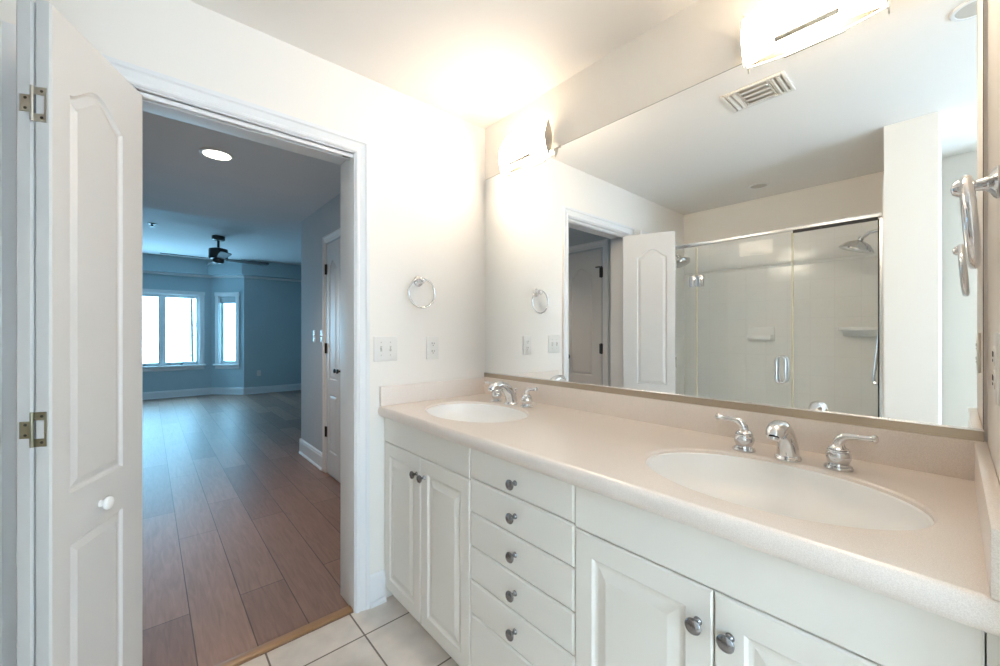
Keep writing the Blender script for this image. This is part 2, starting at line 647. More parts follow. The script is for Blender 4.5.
# ------------------------------------------------------------------ folding door standing open at the left of the doorway
hx, hy = -0.173, 1.419
fx, fy = -0.012, 1.775
LW = math.hypot(fx - hx, fy - hy)
ang = math.atan2(fy - hy, fx - hx)
door = thing('door_1', 'white folding door with arched panels, folded open beside the shower glass', 'door', (hx, hy, 0), ang, kind='structure')
pan = [arch(0.155 * LW, 0.717 * LW, 0.83, 1.836, 1.895), rect(0.155 * LW, 0.717 * LW, 0.20, 0.703)]
leaf = panel_slab(LW, 2.023, 0.031, pan, both=True).obj('leaf', M['door'], door, smooth=False, loc=(0, 0, 0.012))
leaf2 = panel_slab(LW, 2.023, 0.031, pan, both=True).obj('leaf', M['door'], door, smooth=False, loc=(0, 0.0345, 0.012))
leaf['label'] = 'front folding leaf with a white knob'
leaf2['label'] = 'rear folding leaf against the shower glass'
# knob (white)
b = MB()
b.lathe([(0.0, 0), (0.010, 0), (0.009, .003), (0.0075, .006), (0.0085, .010), (0.0165, .013), (0.0185, .018), (0.016, .023), (0.009, .026), (0, .0265)], T(0.455 * LW, 0, 0.758) @ RX(PI / 2), 24)
k = b.obj('knob', M['porcelain'], leaf)
k['label'] = 'small round white knob'
for i, z in enumerate((1.787, 1.020, 0.25)):
    zz = z - 0.012
    mt = M['steel'] if i == 0 else M['brass']
    b = MB()
    y0 = 0.0328
    b.lathe([(0.0, -.041), (0.0035, -.041), (0.0035, .041), (0, .041)], T(-.004, y0, zz), 12)
    # big outer leaf (C shape) on the front leaf's edge
    b.box(-.002, 0, .007, .031, zz + .022, zz + .041, .0006, 1)
    b.box(-.002, 0, .007, .031, zz - .041, zz - .022, .0006, 1)
    b.box(-.002, 0, .007, .012, zz - .023, zz + .023, .0006, 1)
    # small inner plate on the rear leaf's edge
    b.box(-.002, 0, .035, .057, zz - .020, zz + .020, .0006, 1)
    hg = b.obj('hinge', mt, leaf)
    hg['label'] = ['dull steel hinge at the top', 'tarnished brass hinge at mid height', 'tarnished brass hinge near the floor'][i]
    for yy, dz in ((.016, .031), (.016, -.031), (.046, .012), (.046, -.012)):
        b = MB(); b.lathe([(0, 0), (.0034, 0), (.0026, .0012), (0, .0013)], T(-.002, yy, zz + dz) @ RY(-PI / 2), 12)
        b.obj('screw', M['screw'], leaf)

# ------------------------------------------------------------------ vanity cabinets
XF = 0.831   # cabinet face plane
ZB, ZT = 0.062, 0.8585
RZN = -PI / 2
GAP = 0.0016
CATH = [(0.0, 0.0), (0.006, 0.005), (0.012, 0.0065), (0.016, 0.0065), (0.040, 0.0005), (0.044, 0.0005)]


def knob_mb(x, z):
    b = MB()
    b.lathe([(0, 0), (.0085, 0), (.0078, .003), (.0052, .006), (.0048, .012), (.0065, .0155), (.0125, .018), (.0155, .0215), (.0158, .0245), (.0135, .0275), (.0075, .0295), (0, .030)],
            T(x, 0, z) @ RX(PI / 2), 28)
    return b


def carcass(t, w):
    b = MB()
    # side panels, bottom, face frame and recessed toe board, in unit coordinates (x across, y into the wall)
    dep = W - XF - .004
    b.box(0.001, .018, .020, dep, ZB, ZT); b.box(w - .018, w - .001, .020, dep, ZB, ZT)
    b.box(.018, w - .018, .020, dep, ZB, ZB + .018)
    b.box(.018, w - .018, dep - .012, dep, ZB, ZT)
    b.box(.018, w - .018, .020, .032, ZB + .018, ZT)
    b.box(0.001, w - .001, .045, .06, 0.0, ZB)
    return b.obj('carcass', M['cabinet'], t, smooth=False)


def sink_cabinet(y_left, w, label):
    t = thing('sink_cabinet', label, 'cabinet', (XF, y_left, 0), RZN, group='vanity cabinet units')
    carcass(t, w)
    b = panel_slab(w - 2 * GAP, ZT - .745, .019, [], edge=.003)
    ob = b.obj('false_front', M['cabinet'], t, smooth=False, loc=(GAP, 0, .745))
    dw = w / 2
    for i in range(2):
        x0 = GAP + i * dw
        ww = dw - 2 * GAP
        hh = .741 - ZB
        d = panel_slab(ww, hh, .019, [rect(.052, ww - .052, .055, hh - .055)], profile=CATH, edge=.004).obj('cabinet_door', M['cabinet'], t, smooth=False, loc=(x0, 0, ZB))
        kx = ww - .028 if i == 0 else .028
        kn = knob_mb(kx, .668 - ZB).obj('knob', M['pewter'], d)
    return t


sink_cabinet(D - .002, 0.665, 'cream sink cabinet with two panelled doors in the corner by the doorway')
sink_cabinet(0.652, 0.680, 'cream sink cabinet with two panelled doors at the near end of the vanity')
dw = 1.101 - .652
t = thing('drawer_cabinet', 'cream bank of drawers with pewter knobs between the two sink cabinets', 'cabinet', (XF, 1.1015, 0), RZN, group='vanity cabinet units')
carcass(t, dw)
for z0, z1 in ((.7515, ZT), (.6355, .7485), (.5195, .6325), (.4035, .5165), (.2885, .4005), (ZB, .2855)):
    d = panel_slab(dw - 2 * GAP, z1 - z0, .019, [], edge=.0055).obj('drawer', M['cabinet'], t, smooth=False, loc=(GAP, 0, z0))
    kz = (z1 - z0) / 2 - (.010 if z0 > .75 else -.003)
    knob_mb(dw / 2, kz).obj('knob', M['pewter'], d)
b = MB(); b.box(XF + .003, XF + .02, ys + .001, -.0283, 0, ZT)
tag(b.obj('filler_strip', M['cabinet']), 'narrow cream filler strip between the near sink cabinet and the stub wall', 'filler strip')

# ------------------------------------------------------------------ countertop with two oval cut-outs
AX, AY = 0.194, 0.272
SINKS = [(1.078, 1.388), (1.076, 0.296)]
ct = thing('countertop', 'long beige speckled solid surface countertop with splashes and two oval bowls cut in', 'countertop', (0, 0, 0))
b = MB()
bm = b.bm
XE = 0.801
xa, xb = XE + .016, W - .0005
thk = .048
y_lo, y_hi = ys + .0005, D - .0005
NS = 96


def add_quad(pts):
    bm.faces.new([bm.verts.new(p) for p in pts])


# cells along y with holes
cells = [(0.296 - .31, 0.296 + .31, SINKS[1]), (1.388 - .31, 1.388 + .31, SINKS[0])]
ycur = y_lo
for (c0, c1, (cx, cy)) in cells:
    c0 = max(c0, y_lo)
    if c0 > ycur + 1e-5:
        add_quad([(xa, ycur, CTZ), (xb, ycur, CTZ), (xb, c0, CTZ), (xa, c0, CTZ)])
    # angles incl. corners
    angs = [2 * PI * k / NS for k in range(NS)]
    for (px, py) in ((xa, c0), (xb, c0), (xb, c1), (xa, c1)):
        angs.append(math.atan2(py - cy, px - cx) % (2 * PI))
    angs = sorted(set(round(a, 6) for a in angs))
    inn, low, out = [], [], []
    for a in angs:
        ca, sa = math.cos(a), math.sin(a)
        ay = AY if cy < 1 else AY * .955
        r = 1 / math.sqrt((ca / AX) ** 2 + (sa / ay) ** 2)
        inn.append((bm.verts.new((cx + ca * (r + .004), cy + sa * (r + .004), CTZ)), bm.verts.new((cx + ca * r, cy + sa * r, CTZ - .004)), bm.verts.new((cx + ca * r, cy + sa * r, CTZ - .011))))
        ks = []
        if ca > 1e-9: ks.append((xb - cx) / ca)
        if ca < -1e-9: ks.append((xa - cx) / ca)
        if sa > 1e-9: ks.append((c1 - cy) / sa)
        if sa < -1e-9: ks.append((c0 - cy) / sa)
        kk = min(ks)
        out.append(bm.verts.new((cx + ca * kk, cy + sa * kk, CTZ)))
    n = len(angs)
    for k in range(n):
        k2 = (k + 1) % n
        bm.faces.new((inn[k][0], out[k], out[k2], inn[k2][0]))
        bm.faces.new((inn[k][1], inn[k][0], inn[k2][0], inn[k2][1]))
        bm.faces.new((inn[k][2], inn[k][1], inn[k2][1], inn[k2][2]))
    ycur = c1
if ycur < y_hi:
    add_quad([(xa, ycur, CTZ), (xb, ycur, CTZ), (xb, y_hi, CTZ), (xa, y_hi, CTZ)])
# bullnose front
prof = [(xa, CTZ)]
for k in range(1, 13):
    a = PI / 2 + PI * k / 12 * 0.96
    prof.append((xa + .016 * math.cos(a) * 1.0, CTZ - thk / 2 + thk / 2 * math.sin(a)))
prof.append((xa + .03, CTZ - thk))
for (p0, p1) in zip(prof[:-1], prof[1:]):
    add_quad([(p0[0], y_lo, p0[1]), (p0[0], y_hi, p0[1]), (p1[0], y_hi, p1[1]), (p1[0], y_lo, p1[1])])
add_quad([(xa + .03, y_lo, CTZ - thk), (xa + .03, y_hi, CTZ - thk), (XF + .05, y_hi, CTZ - thk), (XF + .05, y_lo, CTZ - thk)])
bmesh.ops.remove_doubles(bm, verts=bm.verts, dist=0.0004)
bmesh.ops.recalc_face_normals(bm, faces=bm.faces)
for f in bm.faces:
    if f.normal.z < -0.5 and f.calc_center_median().z > CTZ - .002:
        f.normal_flip()
b.obj('slab', M['counter'], ct)
SPZ = .999
b = MB(); b.box(W - .020, W - .0005, y_lo, y_hi, CTZ, SPZ, .0012); b.obj('backsplash', M['counter'], ct)
b = MB(); b.box(XE + .006, W - .0205, y_hi - .0195, y_hi, CTZ, SPZ, .003); o = b.obj('side_splash', M['counter'], ct); o['label'] = 'side splash on the doorway wall'
b = MB(); b.box(XE + .006, W - .0205, y_lo, y_lo + .0195, CTZ, SPZ, .003); o = b.obj('side_splash', M['counter'], ct); o['label'] = 'side splash on the stub wall'


def make_sink(loc, label):
    t = thing('sink', label, 'sink', loc, group='oval sinks in the countertop')
    b = MB()
    bm = b.bm
    rings = []
    NB = 14
    # flange, then bowl
    spec = [(1.03, -.0112), (1.0, -.0108), (0.985, -.0135)]
    for k in range(1, NB + 1):
        s = k / NB
        rr = math.cos(s * PI / 2 * .96) ** 0.62
        spec.append((0.975 * rr, -.016 - .105 * math.sin(s * PI / 2)))
    for r, z in spec:
        rings.append([bm.verts.new((AX * r * math.cos(2 * PI * k / NS), AY * r * math.sin(2 * PI * k / NS), z)) for k in range(NS)])
    for A, Bq in zip(rings[:-1], rings[1:]):
        for k in range(NS):
            k2 = (k + 1) % NS
            bm.faces.new((A[k], A[k2], Bq[k2], Bq[k]))
    bm.faces.new(rings[-1])
    for f in bm.faces:
        f.normal_update()
        if f.normal.z < 0:
            f.normal_flip()
    o = b.obj('bowl', M['porcelain'], t)
    b = MB(); b.lathe([(0, 0), (.023, 0), (.022, .003), (.016, .002), (.015, .0005), (.013, .004), (0, .006)], T(0, 0, -.1215), 28)
    b.obj('drain', M['chrome'], t)
    return t


s0 = make_sink((SINKS[1][0], SINKS[1][1], CTZ), 'white oval undermount sink at the near end of the counter')
s1 = dup(s0, (SINKS[0][0], SINKS[0][1], CTZ), label='white oval undermount sink near the doorway wall')
s1.scale = (1, .955, 1)


def make_faucet(loc, label):
    t = thing('faucet', label, 'faucet', loc, group='faucets on the countertop')
    # local: -x is toward the bowl, y along the wall
    b = MB()
    b.lathe([(0, 0), (.033, 0), (.034, .004), (.031, .009), (.026, .012), (0, .012)], None, 36, sy=.9)
    path = [(0.004, 0, .010), (0.002, 0, .022), (-.004, 0, .038), (-.012, 0, .054), (-.024, 0, .070), (-.040, 0, .083), (-.058, 0, .092), (-.078, 0, .096), (-.097, 0, .0955), (-.112, 0, .091), (-.122, 0, .084), (-.126, 0, .079)]
    rad = [(.0255, .030), (.025, .029), (.0235, .0275), (.022, .0255), (.0205, .0235), (.0195, .0220), (.0215, .0200), (.0225, .0195), (.0228, .0190), (.0215, .0178), (.0190, .0160), (.0160, .0142)]
    b.tube(path, rad, 24)
    b.lathe([(0, -.004), (.0115, -.004), (.0115, .002), (0, .002)], T(-.127, 0, .077) @ RY(math.radians(25)), 18)
    b.obj('spout', M['chrome'], t)
    b = MB(); b.tube([(.031, 0, .008), (.031, 0, .062)], .0022, 10)
    b.lathe([(0, 0), (.003, 0), (.0055, .004), (.006, .008), (.0035, .012), (0, .013)], T(.031, 0, .060), 16)
    b.obj('lift_rod', M['chrome'], t)
    for s in (1, -1):
        b = MB()
        b.lathe([(0, 0), (.0285, 0), (.0295, .004), (.0275, .008), (.0222, .0105), (.0205, .014), (.0225, .0195), (.0255, .0265), (.0262, .032), (.0250, .0385), (.0215, .0435), (.0232, .0450), (.0232, .0475), (.0195, .0490), (.0205, .0505), (.0200, .0525), (.0150, .0560), (.0115, .062), (0, .063)], T(0, s * .1055, 0), 36)
        h = b.obj('handle', M['chrome'], t)
        b = MB()
        y0 = s * .1055
        pth = [(0, y0, .058), (-.001, y0 + s * .001, .068), (-.002, y0 + s * .006, .077), (-.003, y0 + s * .014, .083), (-.004, y0 + s * .023, .0850), (-.006, y0 + s * .036, .086), (-.008, y0 + s * .051, .087), (-.009, y0 + s * .063, .088), (-.0095, y0 + s * .067, .0883), (-.010, y0 + s * .071, .0886), (-.0103, y0 + s * .074, .0888)]
        b.tube(pth, [.0125, .0118, .0108, .0096, .0082, .0066, .0066, .0074, .0098, .0095, .0056], 18)
        b.obj('lever', M['chrome'], h)
    return t


f0 = make_faucet((1.305, 1.402, CTZ), 'chrome widespread faucet with two levers behind the sink near the doorway wall')
dup(f0, (1.297, 0.2975, CTZ), label='chrome widespread faucet with two levers behind the near sink')

# ------------------------------------------------------------------ mirror
MZ0, MZ1 = 1.023, 2.114
MY0, MY1 = -.043, D - .006
t = thing('wall_mirror', 'very large frameless wall mirror above the double vanity', 'mirror', (W, 0, 0))
b = MB(); b.box(-.0055, -.001, MY0, MY1, MZ0 - .008, MZ1); b.obj('glass', M['mirror'], t, smooth=False)
b = MB(); b.box(-.0012, -.0002, MY0 - .001, MY1 + .001, MZ0 - .009, MZ1 + .004); b.obj('backing', M['black'], t, smooth=False)
b = MB(); b.box(-.0105, -.0002, MY0 - .002, MY1 + .002, SPZ - .0005, SPZ + .006, .0006, 1); b.box(-.010, -.0062, MY0 - .002, MY1 + .002, SPZ + .004, MZ0, .001, 1)
b.obj('bottom_channel', M['channel'], t)
b = MB(); b.box(-.0108, -.0056, MY0 - .002, MY1 + .002, MZ0 - .001, MZ0 + .0035, .0008, 1); b.obj('bevel_bright_line', M['alu'], t)  # thin bright strip added to draw the bright line of the mirror's bevel
for y in (0.115, 0.432, 1.21, 1.62):
    b = MB(); b.box(-.009, -.0005, y - .006, y + .006, MZ1 - .006, MZ1 + .006, .0015); b.obj('clip', M['nickel'], t)

# ------------------------------------------------------------------ vanity lights
FL, FZ0, FZ1 = 0.33, 2.086, 2.253


def vanity_light(yc, label):
    t = thing('vanity_light', label, 'wall light', (W, yc, 0), group='vanity lights above the mirror')
    hl = FL / 2
    b = MB(); b.box(-.012, -.0005, -.075, .075, 2.13, 2.215, .003); b.obj('back_plate', M['nickel'], t)
    # bowed frosted glass shade, open above and below, closed by lens-shaped end plates
    b = MB()
    bm = b.bm
    n, mz = 28, 6
    z0, z1 = 2.097, 2.236

    def depth(s):
        return .030 + .062 * (1 - (2 * s - 1) ** 2)
    lay = []
    for off in (0.0, 0.004):
        g = []
        for i in range(n + 1):
            s = i / n
            g.append([bm.verts.new((-(depth(s) * (.38 + .62 * j / mz) - off) - .006 * math.sin(PI * j / mz), -hl + .004 + (FL - .008) * s, z0 + (z1 - z0) * j / mz)) for j in range(mz + 1)])
        lay.append(g)
    for g in lay:
        for i in range(n):
            for j in range(mz):
                bm.faces.new((g[i][j], g[i + 1][j], g[i + 1][j + 1], g[i][j + 1]))
    for i in range(n):
        for j in (0, mz):
            bm.faces.new((lay[0][i][j], lay[0][i + 1][j], lay[1][i + 1][j], lay[1][i][j]))
    for j in range(mz):
        for i in (0, n):
            bm.faces.new((lay[0][i][j], lay[0][i][j + 1], lay[1][i][j + 1], lay[1][i][j]))
    bmesh.ops.recalc_face_normals(bm, faces=bm.faces)
    bm.faces.ensure_lookup_table()
    for fi, f in enumerate(bm.faces):
        f.material_index = 1 if n * mz <= fi < 2 * n * mz else 0
    so = b.obj('shade', M['shade'], t)
    so.data.materials.append(M['shade_inner'])
    for s in (1, -1):
        b = MB()
        poly = []
        N = 20
        hh = (FZ1 - FZ0) / 2
        for k in range(N + 1):
            a = -1 + 2 * k / N
            poly.append((-.030 - .026 * (1 - a * a), a * hh))
        for k in range(1, N):
            a = 1 - 2 * k / N
            poly.append((-.030 + .026 * (1 - a * a), a * hh))
        mtx = T(0, s * hl - (.003 if s > 0 else 0), (FZ0 + FZ1) / 2) @ Matrix(((1, 0, 0, 0), (0, 0, 1, 0), (0, 1, 0, 0), (0, 0, 0, 1)))
        b.prism(poly, mtx, .003)
        b.obj('end_plate', M['nickel'], t)
    b = MB(); b.box(-.062, -.050, -.074, .074, 2.104, 2.117, .003); b.obj('bottom_bar', M['nickel'], t)
    l = bpy.data.lights.new('vanity_bulb', 'POINT')
    l.energy = LAMP_W
    l.color = LAMP_COL
    l.shadow_soft_size = .006
    lo = bpy.data.objects.new('vanity_bulb', l)
    C.objects.link(lo)
    lo.parent = t
    lo.location = (-.045, 0, 2.16)
    return t


vanity_light(1.424, 'glowing bowed glass wall light with nickel ends in the corner above the mirror')
vanity_light(0.277, 'glowing bowed glass wall light with nickel ends at the near end above the mirror')

# ------------------------------------------------------------------ towel rings


def towel_ring(loc, rotz, label, tilt=0.0, r=.0045):
    t = thing('towel_ring', label, 'towel ring', loc, rotz, group='chrome towel rings')
    # local: wall plane y=0, room toward -y ; z=0 at the post
    b = MB()
    b.lathe([(0, 0), (.026, 0), (.027, .004), (.023, .008), (.016, .011), (.011, .016), (.0085, .026), (.0100, .029), (.0135, .034), (.0150, .040), (.0140, .047), (.009, .053), (0, .055)], RX(PI / 2), 30)
    b.obj('mount', M['chrome'], t)
    R = .072
    b = MB()
    pts = [(R * math.sin(2 * PI * k / 56), -.038 + tilt * R * (1 - math.cos(2 * PI * k / 56)), -R + .012 + R * math.cos(2 * PI * k / 56)) for k in range(56)]
    b.tube(pts, r, 14, closed=True)
    b.obj('ring', M['chrome'], t)
    return t


towel_ring((1.012, D, 1.505), 0.0, 'chrome towel ring on the wall above the light switches')
towel_ring((1.045, ys, 1.495), PI, 'chrome towel ring on the stub wall at the right edge', tilt=.07, r=.0075)

# ------------------------------------------------------------------ switches and outlets


def plate(name, label, cat, loc, rotz, w, h, toggles=0, outlet=False, m=None):
    t = thing(name, label, cat, loc, rotz, group='light switches' if toggles else 'wall outlets')
    b = MB(); b.box(-w / 2, w / 2, -.006, 0, -h / 2, h / 2, .0025)
    b.obj('cover_plate', m or M['plastic'], t)
    if toggles:
        sp = .046
        for i in range(toggles):
            x = (i - (toggles - 1) / 2) * sp
            b = MB(); b.box(x - .005, x + .005, -.0065, -.0055, -.0125, .0125, .0003, 1); b.obj('toggle_slot', M['lens_off'], t)
            b = MB(); b.box(x - .0035, x + .0035, -.016, -.005, -.002, .008, .0012); b.obj('toggle', M['plastic'], t)
            for dz in (-.03, .03):
                b = MB(); b.lathe([(0, 0), (.003, 0), (.002, .0008), (0, .001)], T(x, -.006, dz) @ RX(PI / 2), 10)
                b.obj('screw', M['lens_off'], t)
    if outlet:
        for dz in (-.0195, .0195):
            b = MB()
            b.lathe([(0, 0), (.0165, 0), (.0160, .0015), (0, .002)], T(0, -.006, dz) @ RX(PI / 2), 24)
            rc = b.obj('receptacle', m or M['plastic'], t)
            b = MB()
            b.box(-.0075, -.0050, -.0086, -.0075, dz - .001, dz + .008); b.box(.0050, .0075, -.0086, -.0075, dz - .001, dz + .007)
            b.lathe([(0, 0), (.0025, 0), (.0025, .0008), (0, .0009)], T(0, -.0078, dz - .007) @ RX(PI / 2), 10)
            b.obj('slot', M['slot'], rc)
    return t


plate('light_switch', 'white double toggle switch plate beside the doorway casing', 'light switch', (.838, D, 1.174), 0, .117, .117, toggles=2)
plate('wall_outlet', 'white wall outlet above the side splash, below the towel ring', 'outlet', (1.094, D, 1.172), 0, .072, .117, outlet=True)
plate('wall_outlet', 'white wall outlet on the stub wall at the right edge below its towel ring', 'outlet', (1.05, ys, 1.19), PI, .072, .117, outlet=True)

# ------------------------------------------------------------------ ceiling fittings in the bathroom
t = thing('ceiling_vent', 'white louvred ceiling vent seen in the mirror', 'vent', (.66, .63, H))
b = MB()
b.box(-.100, .100, -.132, -.116, -.008, 0, .003); b.box(-.100, .100, .116, .132, -.008, 0, .003)
b.box(-.100, -.084, -.116, .116, -.008, 0, .003); b.box(.084, .100, -.116, .116, -.008, 0, .003)
b.box(-.084, .084, -.062, -.056, -.006, 0); b.box(-.084, .084, .056, .062, -.006, 0)
b.obj('frame', M['plastic'], t)
b = MB(); b.box(-.085, .085, -.117, .117, -.001, -.0002); b.obj('throat', M['lens_off'], t)
for yy in (-.098, .098):
    b = MB(); b.box(-.060, .060, yy - .006, yy + .006, -.003, -.0012); b.obj('slot', M['black'], t)
for k in range(4):
    x = -.063 + k * .042
    b = MB(); b.prism([(-.017, -.002), (-.010, -.012), (.006, -.017), (.016, -.015), (.005, -.014), (-.008, -.010), (-.014, -.002)], T(x, .056, 0) @ RX(PI / 2), .112); b.obj('louver', M['plastic'], t)
for sgn in (1, -1):
    for k in range(2):
        y = sgn * (.076 + k * .025)
        b = MB(); b.prism([(-.010, -.002), (-.006, -.009), (.004, -.012), (.010, -.010), (.003, -.009), (-.004, -.007), (-.008, -.002)], T(-.084, y, 0) @ RZ(PI / 2 * sgn) @ RX(PI / 2) if False else T(-.084, y, 0) @ Matrix(((0, 0, 1, 0), (sgn, 0, 0, 0), (0, 1, 0, 0), (0, 0, 0, 1))), .168); b.obj('louver', M['plastic'], t)


def recessed(loc, label, lens, r=.09):
    t = thing('recessed_light', label, 'ceiling light', loc, group='round recessed ceiling lights')
    b = MB(); b.lathe([(r * .78, 0), (r, 0), (r, -.003), (r * .94, -.007), (r * .80, -.007), (r * .78, -.003), (r * .78, 0)], None, 40); b.obj('trim_ring', M['trim'], t)
    b = MB(); b.lathe([(0, -.002), (r * .80, -.002), (r * .80, -.004), (0, -.0045)], None, 40); b.obj('lens', lens, t)
    return t


recessed((.66, -.05, H), 'round recessed ceiling light at the top right corner of the mirror', M['lens_off'], .064)
recessed((-.745, 1.02, H), 'unlit round recessed light on the ceiling over the shower', M['lens_off'], .07)
t = recessed((.337, 3.17, H), 'lit round recessed light on the hall ceiling through the doorway', M['bulb_disc'], .095)
l = bpy.data.lights.new('hall_bulb', 'SPOT'); l.energy = 42; l.color = (1, .82, .64); l.spot_size = math.radians(120); l.spot_blend = .8; l.shadow_soft_size = .06
lo = bpy.data.objects.new('hall_bulb', l); C.objects.link(lo); lo.parent = t; lo.location = (0, 0, -.012)

# ------------------------------------------------------------------ shower
t = thing('shower_enclosure', 'frameless glass shower enclosure with an aluminium header, seen in the mirror', 'shower enclosure', (XS, 0, 0.012))
b = MB(); b.box(-.016, .016, .2755, D - .013, 1.913, 1.937, .003); b.obj('header_rail', M['alu'], t)
for c0, c1 in ((.2755, .289), (D - .030, D - .0145)):
    b = MB(); b.box(-.010, .010, c0, c1, .112, 1.905, .001, 1); b.obj('wall_channel', M['alu'], t)
b = MB(); b.box(-.006, .006, .289, .296, .112, 1.900); b.box(-.006, .006, .296, .707, 1.897, 1.913); b.obj('gasket_and_rail_shadow', M['black'], t)  # upright gasket; the level strip draws the dark shadow line under the header
b = MB(); b.box(-.005, .005, .296, .705, .113, 1.897); b.obj('fixed_panel', M['shower_glass'], t, smooth=False)
b = MB(); b.box(-.005, .005, 1.332, D - .03, .113, 1.904); b.obj('fixed_panel', M['shower_glass'], t, smooth=False)
b = MB(); b.box(-.005, .005, .715, 1.324, .125, 1.897); gd = b.obj('glass_door', M['shower_glass'], t, smooth=False)
b = MB(); b.box(-.007, .007, .7055, .7145, .113, 1.897); b.obj('seal', M['seal'], t)
b = MB(); b.box(-.006, .006, 1.3245, 1.3315, .113, 1.897); b.obj('seal', M['seal'], t)
for z in (1.64, .45):
    b = MB()
    for s in (-1, 1):
        x0, x1 = (.005, .015) if s > 0 else (-.015, -.005)
        b.box(x0, x1, 1.277, 1.323, z - .045, z + .045, .002); b.box(x0, x1, 1.333, 1.377, z - .045, z + .045, .002)
    b.tube([(.010, 1.328, z - .035), (.010, 1.328, z + .035)], .006, 12)
    b.obj('hinge', M['chrome'], gd)
b = MB()
for s in (-1, 1):
    x = s * .045
    pts = []
    for k in range(17):
        a = PI * k / 16
        pts.append((x, .768, .99 + .075 * math.cos(a)))
    # long oval pull
    ov = []
    for k in range(40):
        a = 2 * PI * k / 40
        ov.append((s * (.035), .768 + .026 * math.sin(a), .99 + (.062 if math.cos(a) > 0 else -.062) + .026 * math.cos(a)))
    b.tube(ov, .0075, 12, closed=True)
    b.tube([(s * .005, .768, .99 + .088), (s * .035, .768, .99 + .088)], .008, 12)
    b.tube([(s * .005, .768, .99 - .088), (s * .035, .768, .99 - .088)], .008, 12)
b.obj('handle', M['chrome'], gd)


def shower_head(loc, sgn, label, hose, R=.085):
    t = thing('showerhead', label, 'shower head', loc, group='shower heads in the enclosure')
    # wall plane y=0, projects sgn*y; z=0 is the arm outlet
    b = MB(); b.lathe([(0, 0), (.028, 0), (.026, .006), (.014, .010), (0, .011)], RX(-PI / 2 * sgn), 24); b.obj('flange', M['chrome'], t)
    b = MB(); b.tube([(0, sgn * .005, 0), (0, sgn * .05, .012), (0, sgn * .09, .006), (0, sgn * .120, -.018)], .010, 14); b.obj('arm', M['chrome'], t)
    b = MB()
    b.lathe([(0, .050), (.012, .050), (.015, .040), (.018, .034), (.013, .026), (.024, .019), (.045, .011), (.066, -.002), (.082, -.020), (R, -.036), (R, -.044), (R * .92, -.046), (0, -.044)],
            T(0, sgn * .145, -.060) @ RX(sgn * math.radians(20)), 36)
    b.obj('head', M['chrome'], t)
    if hose:
        b = MB()
        pts = []
        for k in range(25):
            s = k / 24
            pts.append((.030 + .006 * math.sin(5 * s), sgn * (.020 + .050 * s * s), -.02 - .93 * s))
        pts += [(.032, sgn * .066, -.972), (.034, sgn * .050, -.985), (.035, sgn * .034, -.975), (.036, sgn * .024, -.940), (.036, sgn * .016, -.900)]
        b.tube(pts, .0085, 10); b.obj('hose', M['chrome'], t)
        b = MB(); b.lathe([(0, 0), (.020, 0), (.018, .012), (.010, .016), (0, .017)], T(.036, 0, -.890) @ RX(-PI / 2 * sgn), 18); b.obj('hose_outlet', M['chrome'], t)
    return t


shower_head((-.67, .275, 1.90), 1, 'chrome bell shower head with a hanging hose at the pier end of the shower', True, .095)
shower_head((-.67, D - .012, 1.955), -1, 'smaller chrome shower head half hidden behind the folded door in the mirror', False, .075)
t = thing('soap_dish', 'white ceramic soap dish on the back tiles of the shower', 'soap dish', (XB + .012, 1.10, 1.24))
b = MB(); b.box(0, .012, -.10, .10, -.06, .06, .005); b.obj('back_plate', M['porcelain'], t)
b = MB(); b.box(.008, .075, -.085, .085, -.05, -.030, .008); b.box(.066, .078, -.085, .085, -.045, -.010, .004); b.box(.01, .078, -.088, -.078, -.045, -.010, .004); b.box(.01, .078, .078, .088, -.045, -.010, .004); b.obj('tray', M['porcelain'], t)
t = thing('corner_shelf', 'white ceramic corner shelf beneath the large shower head', 'shelf', (XB + .012, .275, 1.27))
b = MB()
poly = [(0, 0)] + [(.27 * math.cos(a * PI / 2 / 16) ** .8 * .8, .31 * math.sin(a * PI / 2 / 16) ** .8) for a in range(17)]
b.prism(poly, T(0, 0, 0), .02)
b.obj('ledge', M['porcelain'], t)
b = MB(); b.prism([(0, 0), (.20, 0), (0, .285)], T(0, 0, -.045), .045); b.obj('bracket', M['porcelain'], t)

# ------------------------------------------------------------------ hall and bedroom
YH = 4.95
BZ = 2.71
HXL, HXR = -0.30, 1.20
YR = 4.50
b = MB(); b.box(-3.1, 4.1, D + .004, 10.2, -.1, -.002)
struct(b.obj('floor_wood', M['wood']), 'taupe wood plank floor of the hall and bedroom', 'floor')
b = MB()
b.box(-3.1, 4.1, D + DT, YR + .0, H, H + .1); b.box(-3.1, 4.1, YR, YH, H, BZ + .1)
struct(b.obj('ceiling_hall', M['bed_ceiling']), 'low shaded hall ceiling with one lit recessed light', 'ceiling')
b = MB(); b.box(-3.1, 4.1, YH, 10.2, BZ, BZ + .1)
struct(b.obj('ceiling_bedroom', M['bed_ceiling']), 'higher bluish bedroom ceiling above the fan', 'ceiling')
b = MB(); b.box(HXR, 4.1, D + DT, YR, 0, H)
struct(b.obj('wall_hall_right', M['hall_wall']), 'grey hall wall with the closet door and switches', 'wall')
b = MB(); b.box(-3.1, HXL, D + DT, YH, 0, H)
struct(b.obj('wall_hall_left', M['hall_wall']), 'grey hall wall with the arched panel door, seen in the mirror', 'wall')
b = MB(); b.box(4.0, 4.1, YR, 10.2, 0, BZ)
struct(b.obj('wall_bedroom_right', M['bed_wall']), 'bedroom side wall on the right', 'wall')
b = MB(); b.box(-3.1, -3.0, YH, 10.2, 0, BZ)
struct(b.obj('wall_bedroom_left', M['bed_wall']), 'bedroom side wall on the left', 'wall')
